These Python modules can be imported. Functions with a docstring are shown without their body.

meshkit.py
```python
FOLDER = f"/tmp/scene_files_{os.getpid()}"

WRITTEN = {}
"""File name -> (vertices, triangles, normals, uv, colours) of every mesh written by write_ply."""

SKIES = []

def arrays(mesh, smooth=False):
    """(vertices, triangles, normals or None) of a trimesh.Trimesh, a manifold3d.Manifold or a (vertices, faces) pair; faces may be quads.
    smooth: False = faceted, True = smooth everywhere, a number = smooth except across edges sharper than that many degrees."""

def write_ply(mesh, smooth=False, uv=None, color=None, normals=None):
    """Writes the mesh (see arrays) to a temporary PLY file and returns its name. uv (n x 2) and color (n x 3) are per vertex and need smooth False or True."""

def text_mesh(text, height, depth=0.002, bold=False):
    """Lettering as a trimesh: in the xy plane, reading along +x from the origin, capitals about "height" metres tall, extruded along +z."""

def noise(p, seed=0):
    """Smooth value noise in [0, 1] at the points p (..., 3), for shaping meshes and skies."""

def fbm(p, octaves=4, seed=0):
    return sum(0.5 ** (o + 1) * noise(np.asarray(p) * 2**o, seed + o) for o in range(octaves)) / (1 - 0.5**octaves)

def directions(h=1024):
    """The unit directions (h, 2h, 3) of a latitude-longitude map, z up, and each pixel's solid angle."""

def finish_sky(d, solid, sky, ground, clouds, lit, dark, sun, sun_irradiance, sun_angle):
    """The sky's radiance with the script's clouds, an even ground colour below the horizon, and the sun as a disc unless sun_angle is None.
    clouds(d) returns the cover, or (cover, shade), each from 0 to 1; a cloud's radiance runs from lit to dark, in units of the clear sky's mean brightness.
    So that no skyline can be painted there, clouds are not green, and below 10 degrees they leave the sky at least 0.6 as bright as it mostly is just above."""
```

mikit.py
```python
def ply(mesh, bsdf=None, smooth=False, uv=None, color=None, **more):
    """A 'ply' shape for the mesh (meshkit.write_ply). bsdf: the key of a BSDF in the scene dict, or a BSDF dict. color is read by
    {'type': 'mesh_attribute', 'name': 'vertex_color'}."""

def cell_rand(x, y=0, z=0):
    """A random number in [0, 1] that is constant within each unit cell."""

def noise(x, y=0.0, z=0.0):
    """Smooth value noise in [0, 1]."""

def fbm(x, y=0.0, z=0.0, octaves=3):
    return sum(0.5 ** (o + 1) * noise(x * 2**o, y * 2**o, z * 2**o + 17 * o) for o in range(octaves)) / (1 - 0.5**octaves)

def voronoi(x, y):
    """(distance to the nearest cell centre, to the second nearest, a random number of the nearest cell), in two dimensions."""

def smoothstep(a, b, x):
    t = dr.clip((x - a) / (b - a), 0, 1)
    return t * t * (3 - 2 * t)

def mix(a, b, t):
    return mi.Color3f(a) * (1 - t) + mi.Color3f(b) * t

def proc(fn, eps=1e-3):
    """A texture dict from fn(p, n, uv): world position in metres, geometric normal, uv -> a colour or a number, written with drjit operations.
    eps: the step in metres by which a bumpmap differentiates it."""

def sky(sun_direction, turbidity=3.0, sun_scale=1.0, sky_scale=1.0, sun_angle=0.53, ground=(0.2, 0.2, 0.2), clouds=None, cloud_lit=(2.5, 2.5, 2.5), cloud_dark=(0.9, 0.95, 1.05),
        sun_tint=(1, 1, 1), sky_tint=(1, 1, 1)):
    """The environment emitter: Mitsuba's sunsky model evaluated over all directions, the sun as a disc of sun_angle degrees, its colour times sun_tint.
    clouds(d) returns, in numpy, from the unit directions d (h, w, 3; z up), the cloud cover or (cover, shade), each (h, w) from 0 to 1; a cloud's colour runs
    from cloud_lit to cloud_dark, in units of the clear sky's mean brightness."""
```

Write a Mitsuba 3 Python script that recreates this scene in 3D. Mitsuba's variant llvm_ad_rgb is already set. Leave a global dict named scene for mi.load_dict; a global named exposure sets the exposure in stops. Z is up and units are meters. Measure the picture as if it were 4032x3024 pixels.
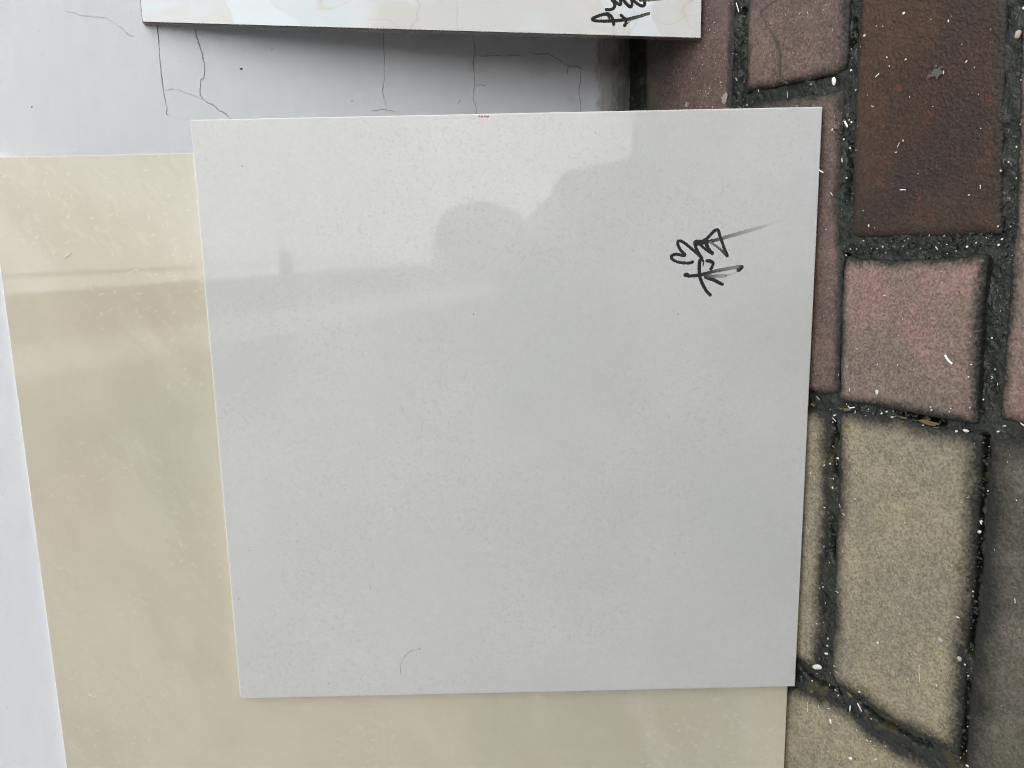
import math, json, random
import numpy as np
import trimesh, manifold3d as m3, shapely
from shapely.geometry import Polygon, Point
from scipy.spatial import Delaunay
import drjit as dr
import mitsuba as mi
import mikit, meshkit
from mikit import proc, noise, fbm, voronoi, cell_rand, smoothstep, mix

scene, labels = {'type': 'scene'}, {}
T = mi.ScalarTransform4f
rng = np.random.default_rng(7)

# ---------------------------------------------------------------- camera, sky, exposure
CAM = np.array([0.14209881, 0.87790711, 0.57004285])
FWD = np.array([0.16140357, -0.90387936, -0.3961704])
CUP = np.array([-0.98666496, -0.13925061, -0.08427056])
scene['camera'] = {'type': 'perspective', 'fov': 70.18, 'fov_axis': 'x', 'near_clip': 0.01, 'far_clip': 200.0,
                   'to_world': T().look_at(origin=CAM.tolist(), target=(CAM + FWD).tolist(), up=CUP.tolist())}
scene['sky'] = mikit.sky((-0.20, 0.66, 0.72), turbidity=3, sun_scale=0.015, sun_angle=60, sun_tint=(0.86, 1.0, 1.24), clouds=lambda d: 1.0,
                         cloud_lit=(1.0, 1.02, 1.04), cloud_dark=(0.9, 0.95, 1.05))
exposure = 4.83

# measured places in metres: pavers and joint cracks (x, y), wall cracks (x, z), strokes (up, along) on their tile
DATA = json.loads('''{"pavers": {"A": [[-0.4525, 0.0307], [-0.356, 0.2052], [-0.1372, 0.2], [-0.0292, 0.1982], [0.1061, 0.1937], [0.0978, 0.0345], [-0.142, 0.028]], "B": [[-0.3455, 0.2243], [-0.1304, 0.2217], [-0.0362, 0.2228], [-0.0335, 0.252], [-0.0289, 0.3109], [-0.0276, 0.3448], [-0.0297, 0.3548], [-0.0357, 0.357], [-0.0621, 0.3564], [-0.0881, 0.3561], [-0.2751, 0.3517]], "C": [[-0.0248, 0.2217], [-0.0184, 0.2849], [-0.0148, 0.3306], [-0.0125, 0.3519], [-0.001, 0.3532], [0.0676, 0.3538], [0.1241, 0.3561], [0.1409, 0.3626], [0.1981, 0.3647], [0.2718, 0.3658], [0.2768, 0.3482], [0.2809, 0.2137], [0.1354, 0.2163]], "D": [[-0.226, 0.3702], [-0.0848, 0.3668], [-0.0422, 0.3661], [0.0172, 0.3664], [0.0922, 0.3693], [0.1212, 0.3706], [0.1241, 0.3791], [0.1261, 0.4377], [0.1273, 0.4929], [0.1269, 0.5106], [0.0848, 0.5066], [0.0311, 0.5029], [-0.0073, 0.5009], [-0.0432, 0.4991], [-0.1627, 0.4964]], "E": [[0.1394, 0.3692], [0.1436, 0.3818], [0.1451, 0.4219], [0.1452, 0.4579], [0.1436, 0.484], [0.141, 0.4941], [0.1416, 0.5021], [0.144, 0.5041], [0.165, 0.5029], [0.1927, 0.5029], [0.2309, 0.504], [0.2697, 0.5052], [0.2764, 0.5054], [0.2774, 0.4728], [0.2773, 0.4392], [0.278, 0.3965], [0.2789, 0.3732], [0.2744, 0.3702], [0.2349, 0.3686], [0.1864, 0.3667], [0.1505, 0.3667]], "F": [[-0.1572, 0.5073], [-0.0394, 0.5112], [0.0334, 0.5146], [0.1195, 0.5194], [0.1419, 0.5188], [0.1894, 0.52], [0.2482, 0.5205], [0.27, 0.5206], [0.2707, 0.5308], [0.2658, 0.5859], [0.0944, 0.5917], [-0.1223, 0.577]], "H": [[0.2904, 0.3679], [0.2849, 0.4026], [0.2836, 0.4396], [0.2843, 0.4734], [0.2834, 0.5018], [0.2847, 0.5094], [0.3125, 0.5105], [0.3548, 0.5115], [0.3972, 0.5125], [0.4315, 0.5124], [0.4679, 0.5119], [0.5139, 0.5126], [0.5563, 0.5129], [0.5677, 0.512], [0.5698, 0.4959], [0.5724, 0.461], [0.5724, 0.4237], [0.5716, 0.4013], [0.5724, 0.3825], [0.5626, 0.3748], [0.4939, 0.3728], [0.4135, 0.3709], [0.3482, 0.37]], "I": [[0.2922, 0.3243], [0.2925, 0.3562], [0.3119, 0.3593], [0.3771, 0.3601], [0.4578, 0.3605], [0.5274, 0.3607], [0.5713, 0.3614], [0.5735, 0.3491], [0.5744, 0.3014], [0.5761, 0.2258], [0.2936, 0.248]], "J": [[0.6093, 0.3109], [0.5999, 0.3365], [0.591, 0.3673], [0.5898, 0.3963], [0.5937, 0.4295], [0.5925, 0.4651], [0.5883, 0.4949], [0.5849, 0.5202], [0.7131, 0.5215], [1.054, 0.1497], [0.6445, 0.1903]], "K": [[0.2859, 0.5154], [0.2805, 0.5354], [0.2748, 0.5867], [0.4345, 0.5938], [0.5966, 0.6005], [0.6639, 0.5198], [0.5701, 0.5174], [0.5114, 0.5168], [0.4656, 0.5165], [0.4292, 0.5173], [0.3952, 0.5174], [0.3428, 0.5159]]}, "ground_cracks": {"a": [[0.3024, 0.3609], [0.3106, 0.3645], [0.3155, 0.3652], [0.3214, 0.3618], [0.3365, 0.363], [0.3438, 0.3651], [0.355, 0.3665]], "b": [[0.4098, 0.3636], [0.4228, 0.3684], [0.4312, 0.3673], [0.4424, 0.3696]], "c": [[0.2839, 0.511], [0.2974, 0.5112], [0.3119, 0.5114], [0.3275, 0.5119], [0.3436, 0.5114], [0.3649, 0.5116], [0.3967, 0.5138]], "d": [[0.3863, 0.514], [0.4026, 0.5143], [0.414, 0.5131], [0.4324, 0.5141], [0.4533, 0.5126], [0.4726, 0.5147]], "e": [[0.4984, 0.5136], [0.5212, 0.5144], [0.5389, 0.5141], [0.5564, 0.5145], [0.5726, 0.5152]], "f": [[0.5792, 0.3338], [0.5828, 0.3568], [0.5798, 0.37], [0.5778, 0.3861]], "g": [[0.5761, 0.4106], [0.5785, 0.4225], [0.5804, 0.4369], [0.5782, 0.4531], [0.5777, 0.4701], [0.5733, 0.4848]], "h": [[0.2778, 0.4313], [0.2784, 0.4439], [0.2796, 0.4561], [0.28, 0.4714]], "i": [[-0.1233, 0.2157], [-0.1122, 0.2127], [-0.1195, 0.2136]], "j": [[-0.0704, 0.3606], [-0.0553, 0.36], [-0.0497, 0.357]], "k": [[0.0363, 0.3626], [0.0509, 0.3619], [0.0592, 0.3641], [0.0765, 0.3618], [0.086, 0.3616]], "l": [[0.1421, 0.3651], [0.1741, 0.3653], [0.2101, 0.367], [0.2345, 0.3666], [0.2654, 0.367]], "m": [[-0.0813, 0.265], [-0.1027, 0.2501], [-0.1117, 0.2443], [-0.1137, 0.2475], [-0.1164, 0.2663]], "n": [[-0.082, 0.2649], [-0.0677, 0.2729], [-0.053, 0.2747], [-0.0397, 0.2764], [-0.0316, 0.287]]}, "slivers": [[[-0.0555, 0.2056], [-0.0521, 0.2082], 0.00109], [[-0.0502, 0.2201], [-0.0482, 0.219], 0.00082], [[-0.0245, 0.2833], [-0.0186, 0.2841], 0.00082], [[-0.0357, 0.2413], [-0.0336, 0.2425], 0.00109], [[0.0503, 0.3559], [0.0535, 0.3566], 0.00137], [[0.0806, 0.3455], [0.0829, 0.3478], 0.00109], [[-0.0539, 0.3751], [-0.0516, 0.3752], 0.00301], [[-0.0606, 0.4139], [-0.0585, 0.4142], 0.00273], [[-0.0145, 0.3894], [-0.0162, 0.3927], 0.00137], [[-0.0291, 0.399], [-0.0275, 0.4009], 0.00123], [[-0.0212, 0.4176], [-0.0225, 0.4196], 0.00123], [[-0.0059, 0.4718], [-0.0074, 0.4735], 0.00137], [[-0.0209, 0.4026], [-0.0195, 0.4032], 0.00123], [[-0.0046, 0.454], [-0.0018, 0.4542], 0.00178], [[0.0489, 0.416], [0.0457, 0.4176], 0.00096], [[0.0435, 0.4206], [0.0452, 0.4215], 0.00123], [[0.0535, 0.4138], [0.0528, 0.4158], 0.00123], [[0.0887, 0.4918], [0.0913, 0.4921], 0.00096], [[0.1126, 0.391], [0.115, 0.3912], 0.00191], [[-0.0427, 0.4549], [-0.0403, 0.4555], 0.00137], [[0.0412, 0.3643], [0.0431, 0.3651], 0.00164], [[-0.0577, 0.387], [-0.0566, 0.3874], 0.00082], [[-0.0554, 0.3941], [-0.0545, 0.3939], 0.00109], [[-0.0924, 0.3083], [-0.0906, 0.3092], 0.00082], [[-0.0941, 0.2984], [-0.0928, 0.2989], 0.00096], [[-0.021, 0.4679], [-0.0203, 0.4681], 0.00082], [[-0.0012, 0.4796], [-0.0, 0.4796], 0.00082], [[0.0735, 0.5112], [0.0744, 0.5112], 0.00164], [[0.0475, 0.5176], [0.0483, 0.5178], 0.00164], [[-0.066, 0.3399], [-0.0681, 0.341], 0.00055], [[0.0733, 0.4374], [0.0741, 0.4374], 0.00109], [[0.0996, 0.384], [0.1005, 0.3844], 0.00109], [[-0.0257, 0.3135], [-0.0246, 0.3149], 0.00109], [[0.009, 0.4245], [0.0103, 0.425], 0.00082], [[0.0094, 0.3868], [0.0102, 0.3891], 0.00082], [[0.0198, 0.4842], [0.0204, 0.4849], 0.00082], [[0.1389, 0.3656], [0.1406, 0.3676], 0.00139], [[0.1349, 0.4572], [0.137, 0.459], 0.00104], [[0.1346, 0.484], [0.1364, 0.4843], 0.00231], [[0.1341, 0.5089], [0.1358, 0.5092], 0.00231], [[0.1756, 0.4142], [0.1762, 0.4165], 0.00116], [[0.2378, 0.4974], [0.2393, 0.4975], 0.0015], [[0.2642, 0.3834], [0.2672, 0.3838], 0.00069], [[0.2797, 0.3393], [0.2823, 0.3434], 0.00069], [[0.2856, 0.3869], [0.2884, 0.3865], 0.00104], [[0.2978, 0.3606], [0.3003, 0.3647], 0.00104], [[0.295, 0.3615], [0.2941, 0.3647], 0.00104], [[0.2773, 0.4142], [0.2767, 0.4161], 0.00093], [[0.2374, 0.4123], [0.2388, 0.4124], 0.00139], [[0.2434, 0.3793], [0.2448, 0.3794], 0.00127], [[0.274, 0.5243], [0.2734, 0.5265], 0.00093], [[0.269, 0.5372], [0.2707, 0.5399], 0.00127], [[0.2101, 0.4322], [0.2109, 0.4323], 0.00093], [[0.1638, 0.4685], [0.1645, 0.4686], 0.00093], [[0.2532, 0.3652], [0.2549, 0.3653], 0.00069], [[0.2806, 0.376], [0.2823, 0.3764], 0.00104], [[0.1994, 0.4313], [0.2002, 0.4315], 0.00058], [[0.2052, 0.3824], [0.2061, 0.3827], 0.00046], [[0.1847, 0.5147], [0.1855, 0.5149], 0.00081], [[0.2364, 0.512], [0.237, 0.5136], 0.00069], [[0.2412, 0.5174], [0.2426, 0.5177], 0.00093], [[0.256, 0.4332], [0.2569, 0.4333], 0.00069], [[0.1382, 0.4096], [0.1389, 0.4102], 0.00081], [[0.14, 0.4676], [0.141, 0.4679], 0.00093], [[0.1429, 0.52], [0.1436, 0.5201], 0.00093], [[0.3816, 0.3759], [0.3845, 0.3769], 0.00093], [[0.39, 0.38], [0.3907, 0.3829], 0.00081], [[0.337, 0.368], [0.3365, 0.3708], 0.00208], [[0.3669, 0.3649], [0.3695, 0.3651], 0.00231], [[0.3579, 0.3647], [0.3593, 0.366], 0.00139], [[0.4269, 0.3827], [0.4291, 0.3833], 0.00093], [[0.2862, 0.4859], [0.2851, 0.4887], 0.00208], [[0.2835, 0.4927], [0.2837, 0.4981], 0.00301], [[0.3763, 0.448], [0.3779, 0.4482], 0.00139], [[0.2794, 0.5202], [0.2784, 0.5222], 0.00162], [[0.3643, 0.5119], [0.3638, 0.515], 0.00301], [[0.2848, 0.4253], [0.2849, 0.4282], 0.00208], [[0.281, 0.4195], [0.2805, 0.4234], 0.00208], [[0.3449, 0.3937], [0.3461, 0.3941], 0.00093], [[0.3966, 0.4164], [0.3971, 0.4167], 0.00069], [[0.4161, 0.4387], [0.4169, 0.439], 0.00116], [[0.3079, 0.486], [0.3087, 0.4861], 0.00093], [[0.3426, 0.3678], [0.3431, 0.369], 0.00104], [[0.3006, 0.5313], [0.3013, 0.5315], 0.00081], [[0.3284, 0.5404], [0.3296, 0.5407], 0.00093], [[0.4384, 0.3548], [0.4394, 0.3552], 0.00093], [[0.359, 0.3369], [0.3606, 0.3373], 0.00139], [[0.3548, 0.5129], [0.3575, 0.5147], 0.00162], [[0.4214, 0.3385], [0.423, 0.3387], 0.00081], [[0.4179, 0.3348], [0.4202, 0.3357], 0.00046], [[0.3978, 0.3669], [0.3989, 0.3669], 0.00081], [[0.3732, 0.5276], [0.3742, 0.5278], 0.00093], [[0.4722, 0.377], [0.4725, 0.3802], 0.00081], [[0.5278, 0.3306], [0.5298, 0.3316], 0.00093], [[0.503, 0.427], [0.5019, 0.4297], 0.00254], [[0.5522, 0.3789], [0.5517, 0.3819], 0.00093], [[0.5566, 0.3815], [0.5579, 0.3843], 0.00069], [[0.5363, 0.3673], [0.5353, 0.3699], 0.00162], [[0.5461, 0.3655], [0.5437, 0.3707], 0.00278], [[0.6025, 0.3739], [0.6015, 0.3776], 0.00081], [[0.5626, 0.4104], [0.5625, 0.4129], 0.00208], [[0.5122, 0.4884], [0.5135, 0.4895], 0.0015], [[0.407, 0.5461], [0.4102, 0.5468], 0.00093], [[0.4427, 0.5013], [0.4428, 0.5041], 0.00162], [[0.4904, 0.5135], [0.4898, 0.5151], 0.00139], [[0.4579, 0.4466], [0.4579, 0.4476], 0.00162], [[0.4361, 0.4459], [0.4367, 0.4462], 0.00081], [[0.469, 0.3952], [0.4695, 0.396], 0.00093], [[0.4698, 0.456], [0.4708, 0.4565], 0.00069], [[0.5212, 0.4615], [0.5232, 0.4623], 0.00058], [[0.5726, 0.357], [0.5733, 0.3579], 0.00127], [[0.5347, 0.5171], [0.5354, 0.5179], 0.00139], [[0.5455, 0.5152], [0.546, 0.5164], 0.00139], [[0.5701, 0.5189], [0.5691, 0.5222], 0.00278], [[0.4962, 0.4237], [0.4965, 0.4248], 0.00104], [[0.6003, 0.4431], [0.6015, 0.4442], 0.00093], [[0.6536, 0.3695], [0.6545, 0.3699], 0.00093], [[0.6089, 0.3904], [0.6095, 0.3912], 0.00081], [[0.6057, 0.3624], [0.6096, 0.3631], 0.00058], [[0.6114, 0.3477], [0.6217, 0.349], 0.00058], [[0.5876, 0.3361], [0.5887, 0.3368], 0.00127], [[0.566, 0.5135], [0.5668, 0.5142], 0.00116], [[0.4379, 0.5456], [0.4385, 0.5459], 0.00093], [[0.4005, 0.4934], [0.4008, 0.4946], 0.00093], [[0.5844, 0.35], [0.5844, 0.3526], 0.00185], [[0.5838, 0.4243], [0.584, 0.4258], 0.00162]], "bits": {"white_pebble": [[-0.0247, 0.343], [-0.0175, 0.3445]], "curved": [[0.2234, 0.477], [0.2255, 0.4785], [0.2277, 0.4806], [0.229, 0.4829]], "heart": [[0.2612, 0.4134], [0.2656, 0.4138]], "round_pebble": [[0.567, 0.3533], [0.561, 0.3645]], "fibre": [[0.5026, 0.4716], [0.5082, 0.4719], [0.5133, 0.4726], [0.5177, 0.4735]], "greyp": [[0.4707, 0.4864], [0.4694, 0.4919]], "greyp2": [[0.4782, 0.5051], [0.478, 0.5088]], "shortsl": [[0.0178, 0.3589], [0.0225, 0.3619]], "edgesl": [[0.057, 0.3323], [0.0612, 0.3391]], "tri": [[0.6116, 0.3785], [0.6166, 0.3798]], "blob": [[0.6398, 0.4038], [0.6373, 0.4078]], "pairA": [[0.5836, 0.4015], [0.5897, 0.4012]], "pairB": [[0.5764, 0.41], [0.5815, 0.4146]], "topsl": [[-0.1328, 0.2046], [-0.1227, 0.209]], "shortb": [[0.284, 0.3812], [0.2826, 0.3868]], "darksl": [[0.0852, 0.4221], [0.0858, 0.4272]], "tan": [[-0.0133, 0.5107], [-0.0189, 0.512]]}, "wall_cracks": [[[[-0.1147, 0.6582], [-0.1123, 0.6496], [-0.1103, 0.6398], [-0.1115, 0.6235], [-0.1068, 0.6157], [-0.101, 0.6079], [-0.0965, 0.6021], [-0.0965, 0.5937]], 0.35], [[[-0.12, 0.5749], [-0.1077, 0.5755], [-0.0909, 0.5749], [-0.0728, 0.575], [-0.0545, 0.5749], [-0.0385, 0.5748], [-0.0282, 0.5735], [-0.0223, 0.5744], [-0.019, 0.5707]], 1], [[[-0.1216, 0.5397], [-0.1115, 0.539], [-0.0991, 0.5367], [-0.0832, 0.5346], [-0.0729, 0.5325], [-0.06, 0.534], [-0.0575, 0.5363], [-0.0457, 0.5382], [-0.0399, 0.537], [-0.0345, 0.5283], [-0.029, 0.523], [-0.0257, 0.5174], [-0.0207, 0.5127], [-0.0131, 0.5066]], 0.9], [[[-0.0464, 0.5767], [-0.0462, 0.5635], [-0.0433, 0.5548], [-0.0416, 0.546], [-0.0381, 0.5383]], 0.4], [[[-0.1408, 0.339], [-0.1246, 0.3385], [-0.1057, 0.3386], [-0.0828, 0.3386], [-0.0622, 0.3402], [-0.0494, 0.3389], [-0.0403, 0.3391]], 0.6], [[[-0.0386, 0.3578], [-0.0403, 0.3468], [-0.04, 0.3391], [-0.0388, 0.3261]], 0.6], [[[-0.1502, 0.2276], [-0.1331, 0.2267], [-0.1173, 0.2263], [-0.1038, 0.2285], [-0.0865, 0.2266], [-0.073, 0.2264], [-0.0594, 0.2281], [-0.0501, 0.2253], [-0.035, 0.2264]], 0.8], [[[-0.0757, 0.2264], [-0.0769, 0.2178], [-0.0763, 0.2117]], 0.5], [[[-0.1118, 0.2252], [-0.1157, 0.1757], [-0.1164, 0.1614]], 0.7], [[[-0.1225, 0.1549], [-0.1202, 0.1437], [-0.1219, 0.124], [-0.1181, 0.1108], [-0.1108, 0.0975], [-0.1097, 0.0839], [-0.1035, 0.0719]], 0.9], [[[-0.11, 0.0965], [-0.0981, 0.0976]], 0.7], [[[-0.1038, 0.0795], [-0.0924, 0.0782], [-0.0779, 0.0807], [-0.0665, 0.0784], [-0.0433, 0.0785]], 0.7], [[[-0.1101, 0.0369], [-0.087, 0.0351], [-0.0724, 0.0333], [-0.0428, 0.0351]], 0.5]], "wallspots": [[-0.0731, 0.4968], [-0.0212, 0.6951], [-0.0955, 0.4634], [-0.0475, 0.3789], [-0.0531, 0.2494], [-0.0562, 0.2472]], "grey_strokes": {"s1": [[0.1186, 0.1265], [0.1119, 0.125], [0.1025, 0.1232], [0.0924, 0.1208], [0.0757, 0.1165], [0.0557, 0.1113], [0.0425, 0.1073], [0.0305, 0.1036]], "s2": [[0.1132, 0.124], [0.1079, 0.1211], [0.1027, 0.1159], [0.0994, 0.113], [0.0967, 0.1131], [0.0952, 0.1174], [0.093, 0.1234], [0.0902, 0.1307], [0.0873, 0.1376]], "s2b": [[0.0874, 0.1376], [0.0893, 0.1361], [0.0956, 0.1303], [0.1038, 0.1245]], "s3": [[0.1139, 0.1266], [0.1077, 0.1317], [0.1022, 0.1351]], "s3b": [[0.1078, 0.1264], [0.105, 0.1317], [0.1019, 0.1351]], "s4": [[0.1146, 0.1236], [0.1176, 0.1232], [0.1192, 0.1248], [0.1182, 0.1288], [0.1168, 0.1322], [0.115, 0.1355], [0.1123, 0.1389]], "s5": [[0.1123, 0.1389], [0.1178, 0.1341], [0.1226, 0.13], [0.1294, 0.1246], [0.1335, 0.1225], [0.1358, 0.1235], [0.1353, 0.1271], [0.1326, 0.1318], [0.1287, 0.1359], [0.1305, 0.1367], [0.136, 0.1354], [0.14, 0.1357], [0.1419, 0.1376], [0.1406, 0.1403], [0.1358, 0.1427], [0.1291, 0.1439], [0.1236, 0.144], [0.1211, 0.143]], "s6": [[0.1122, 0.1399], [0.1139, 0.1422], [0.1144, 0.1482], [0.114, 0.1549], [0.1125, 0.161], [0.1096, 0.1671], [0.1061, 0.1726], [0.103, 0.1755]], "s6b": [[0.1122, 0.1399], [0.1103, 0.1436], [0.1106, 0.1476]], "s7": [[0.1068, 0.1423], [0.1034, 0.1428], [0.1009, 0.1448], [0.1017, 0.1478], [0.1029, 0.1503]], "s8": [[0.128, 0.1557], [0.1262, 0.155], [0.1255, 0.1565], [0.1207, 0.1566], [0.1119, 0.1556], [0.1018, 0.1531], [0.0917, 0.1513], [0.0815, 0.1496], [0.0729, 0.1487], [0.0734, 0.1504], [0.0761, 0.152]], "s9": [[0.0913, 0.1655], [0.0954, 0.1634], [0.1002, 0.1609], [0.1064, 0.1587], [0.1078, 0.1576], [0.0983, 0.1573], [0.0888, 0.1572]], "s9b": [[0.0888, 0.1572], [0.0821, 0.1556], [0.0764, 0.1525]]}, "red_dots": [[0.1387, 0.1907], [0.1345, 0.194], [0.229, 0.0204], [0.2162, 0.0198], [0.3261, 0.0024], [0.3235, 0.0027], [0.3213, 0.0025], [0.3189, 0.0028], [0.3178, 0.0024]], "black_dots": [[0.421, 0.0899], [0.5548, 0.0434], [0.3376, 0.1898], [0.4547, 0.4749], [0.594, 0.4839], [0.5598, 0.5472], [0.5053, 0.5835], [0.5781, 0.431]], "hair": [[0.4044, 0.5455], [0.4113, 0.5462], [0.4177, 0.5495], [0.4229, 0.5552], [0.4262, 0.5627], [0.4272, 0.5694], [0.4267, 0.574]], "beige_bits": [[0.7399, 0.1253], [0.7337, 0.1219], [0.7711, 0.5951], [0.7639, 0.5982]], "marble_strokes": {"m1": [[0.114, 0.0274], [0.1076, 0.0279], [0.1043, 0.0305], [0.1042, 0.0342], [0.1071, 0.0377], [0.1091, 0.0405]], "m2": [[0.1071, 0.0391], [0.1043, 0.037], [0.0995, 0.0336], [0.0974, 0.0331], [0.0966, 0.0351], [0.0979, 0.038], [0.0987, 0.0408]], "m3": [[0.0979, 0.0423], [0.0938, 0.0381], [0.089, 0.0332], [0.0856, 0.0313], [0.0837, 0.0334], [0.0841, 0.0384], [0.085, 0.042]], "m4": [[0.085, 0.0413], [0.0817, 0.0378], [0.0752, 0.0337], [0.0703, 0.0327], [0.0687, 0.0353], [0.0695, 0.0389], [0.072, 0.0432]], "m5": [[0.0744, 0.0382], [0.0671, 0.0386], [0.0581, 0.0393], [0.0466, 0.0411]], "m6": [[0.1116, 0.0231], [0.118, 0.0222], [0.1261, 0.0194], [0.1299, 0.0171], [0.1277, 0.0156], [0.1181, 0.0152], [0.1036, 0.0161], [0.0898, 0.0179], [0.0792, 0.0204], [0.0637, 0.0249]], "m7": [[0.1124, 0.0227], [0.1084, 0.021], [0.106, 0.0167], [0.1052, 0.0123]], "m8": [[0.112, 0.0209], [0.1096, 0.0172]], "m9": [[0.0967, 0.0221], [0.0931, 0.0193], [0.091, 0.0157], [0.0914, 0.0128], [0.0924, 0.0115]], "m10": [[0.0902, 0.0132], [0.0833, 0.0178]]}, "marble": {"F": [-0.1108, 0.1512, 0.004], "tm": [0.0051, -0.2361, 0.9717], "vm": [-1.0, -0.0012, 0.005], "nm": [-0.0, 0.9717, 0.2361]}, "blots": [[[-0.0371, 0.1908], 0.00711, 0.0052, "cream_paint"], [[-0.0441, 0.1217], 0.004, 0.00289, "cream_paint"], [[-0.0039, 0.4491], 0.00578, 0.00751, "grey_scuff"], [[0.2827, 0.4635], 0.00315, 0.01419, "lichen"], [[0.283, 0.4393], 0.00146, 0.00662, "lichen"], [[0.3023, 0.3777], 0.00267, 0.00788, "lichen"], [[0.2859, 0.3788], 0.00218, 0.00788, "lichen"], [[0.2887, 0.3369], 0.00194, 0.00473, "lichen"], [[0.5723, 0.4005], 0.00267, 0.00631, "lichen"]]}''')

# ---------------------------------------------------------------- frames (metres; wall is y = 0, ground z = 0)
UX = np.array([1.0, 0, 0])
NT = np.array([0.0, 0.91636273, 0.40034903])      # out of the two leaning plain tiles
TT = np.array([0.0, -0.40034903, 0.91636273])     # up along them
GO = np.array([0.0, 0.33477201, 0.00360313])      # grey tile: lower front corner
TH = 0.009
BO = GO - NT * TH
MF, MT, MV, MN = (np.array(DATA['marble'][k]) for k in ('F', 'tm', 'vm', 'nm'))


def unit(v):
    v = np.asarray(v, float)
    return v / np.linalg.norm(v)


# ---------------------------------------------------------------- materials
def flecks(x, y, cell, seed, prob, length, width, angle, spread):
    """Soft little elongated chips, at most one in each cell; 0 to 1."""
    x, y = x / cell, y / cell
    cx, cy = dr.floor(x), dr.floor(y)
    r = [cell_rand(cx, cy, seed + k) for k in range(5)]
    dx, dy = x - cx - 0.32 - 0.36 * r[0], y - cy - 0.32 - 0.36 * r[1]
    a = angle + (r[2] - 0.5) * spread
    c, s = dr.cos(a), dr.sin(a)
    u, v = (dx * c + dy * s) / (length * (0.5 + r[4])), (dy * c - dx * s) / width
    w = 0.35 * (noise(x * 9, y * 9, seed) - 0.5)
    return smoothstep(1.0, 0.35, dr.sqrt(u * u + v * v) + w) * dr.select(r[3] < prob, 1.0, 0.0)


def tile_uv(p):
    return p.x, (-0.40034903 * p.y + 0.91636273 * p.z)


def facing(n, nn):
    return smoothstep(0.97, 0.995, dr.abs(n.x * nn[0] + n.y * nn[1] + n.z * nn[2]))


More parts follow.
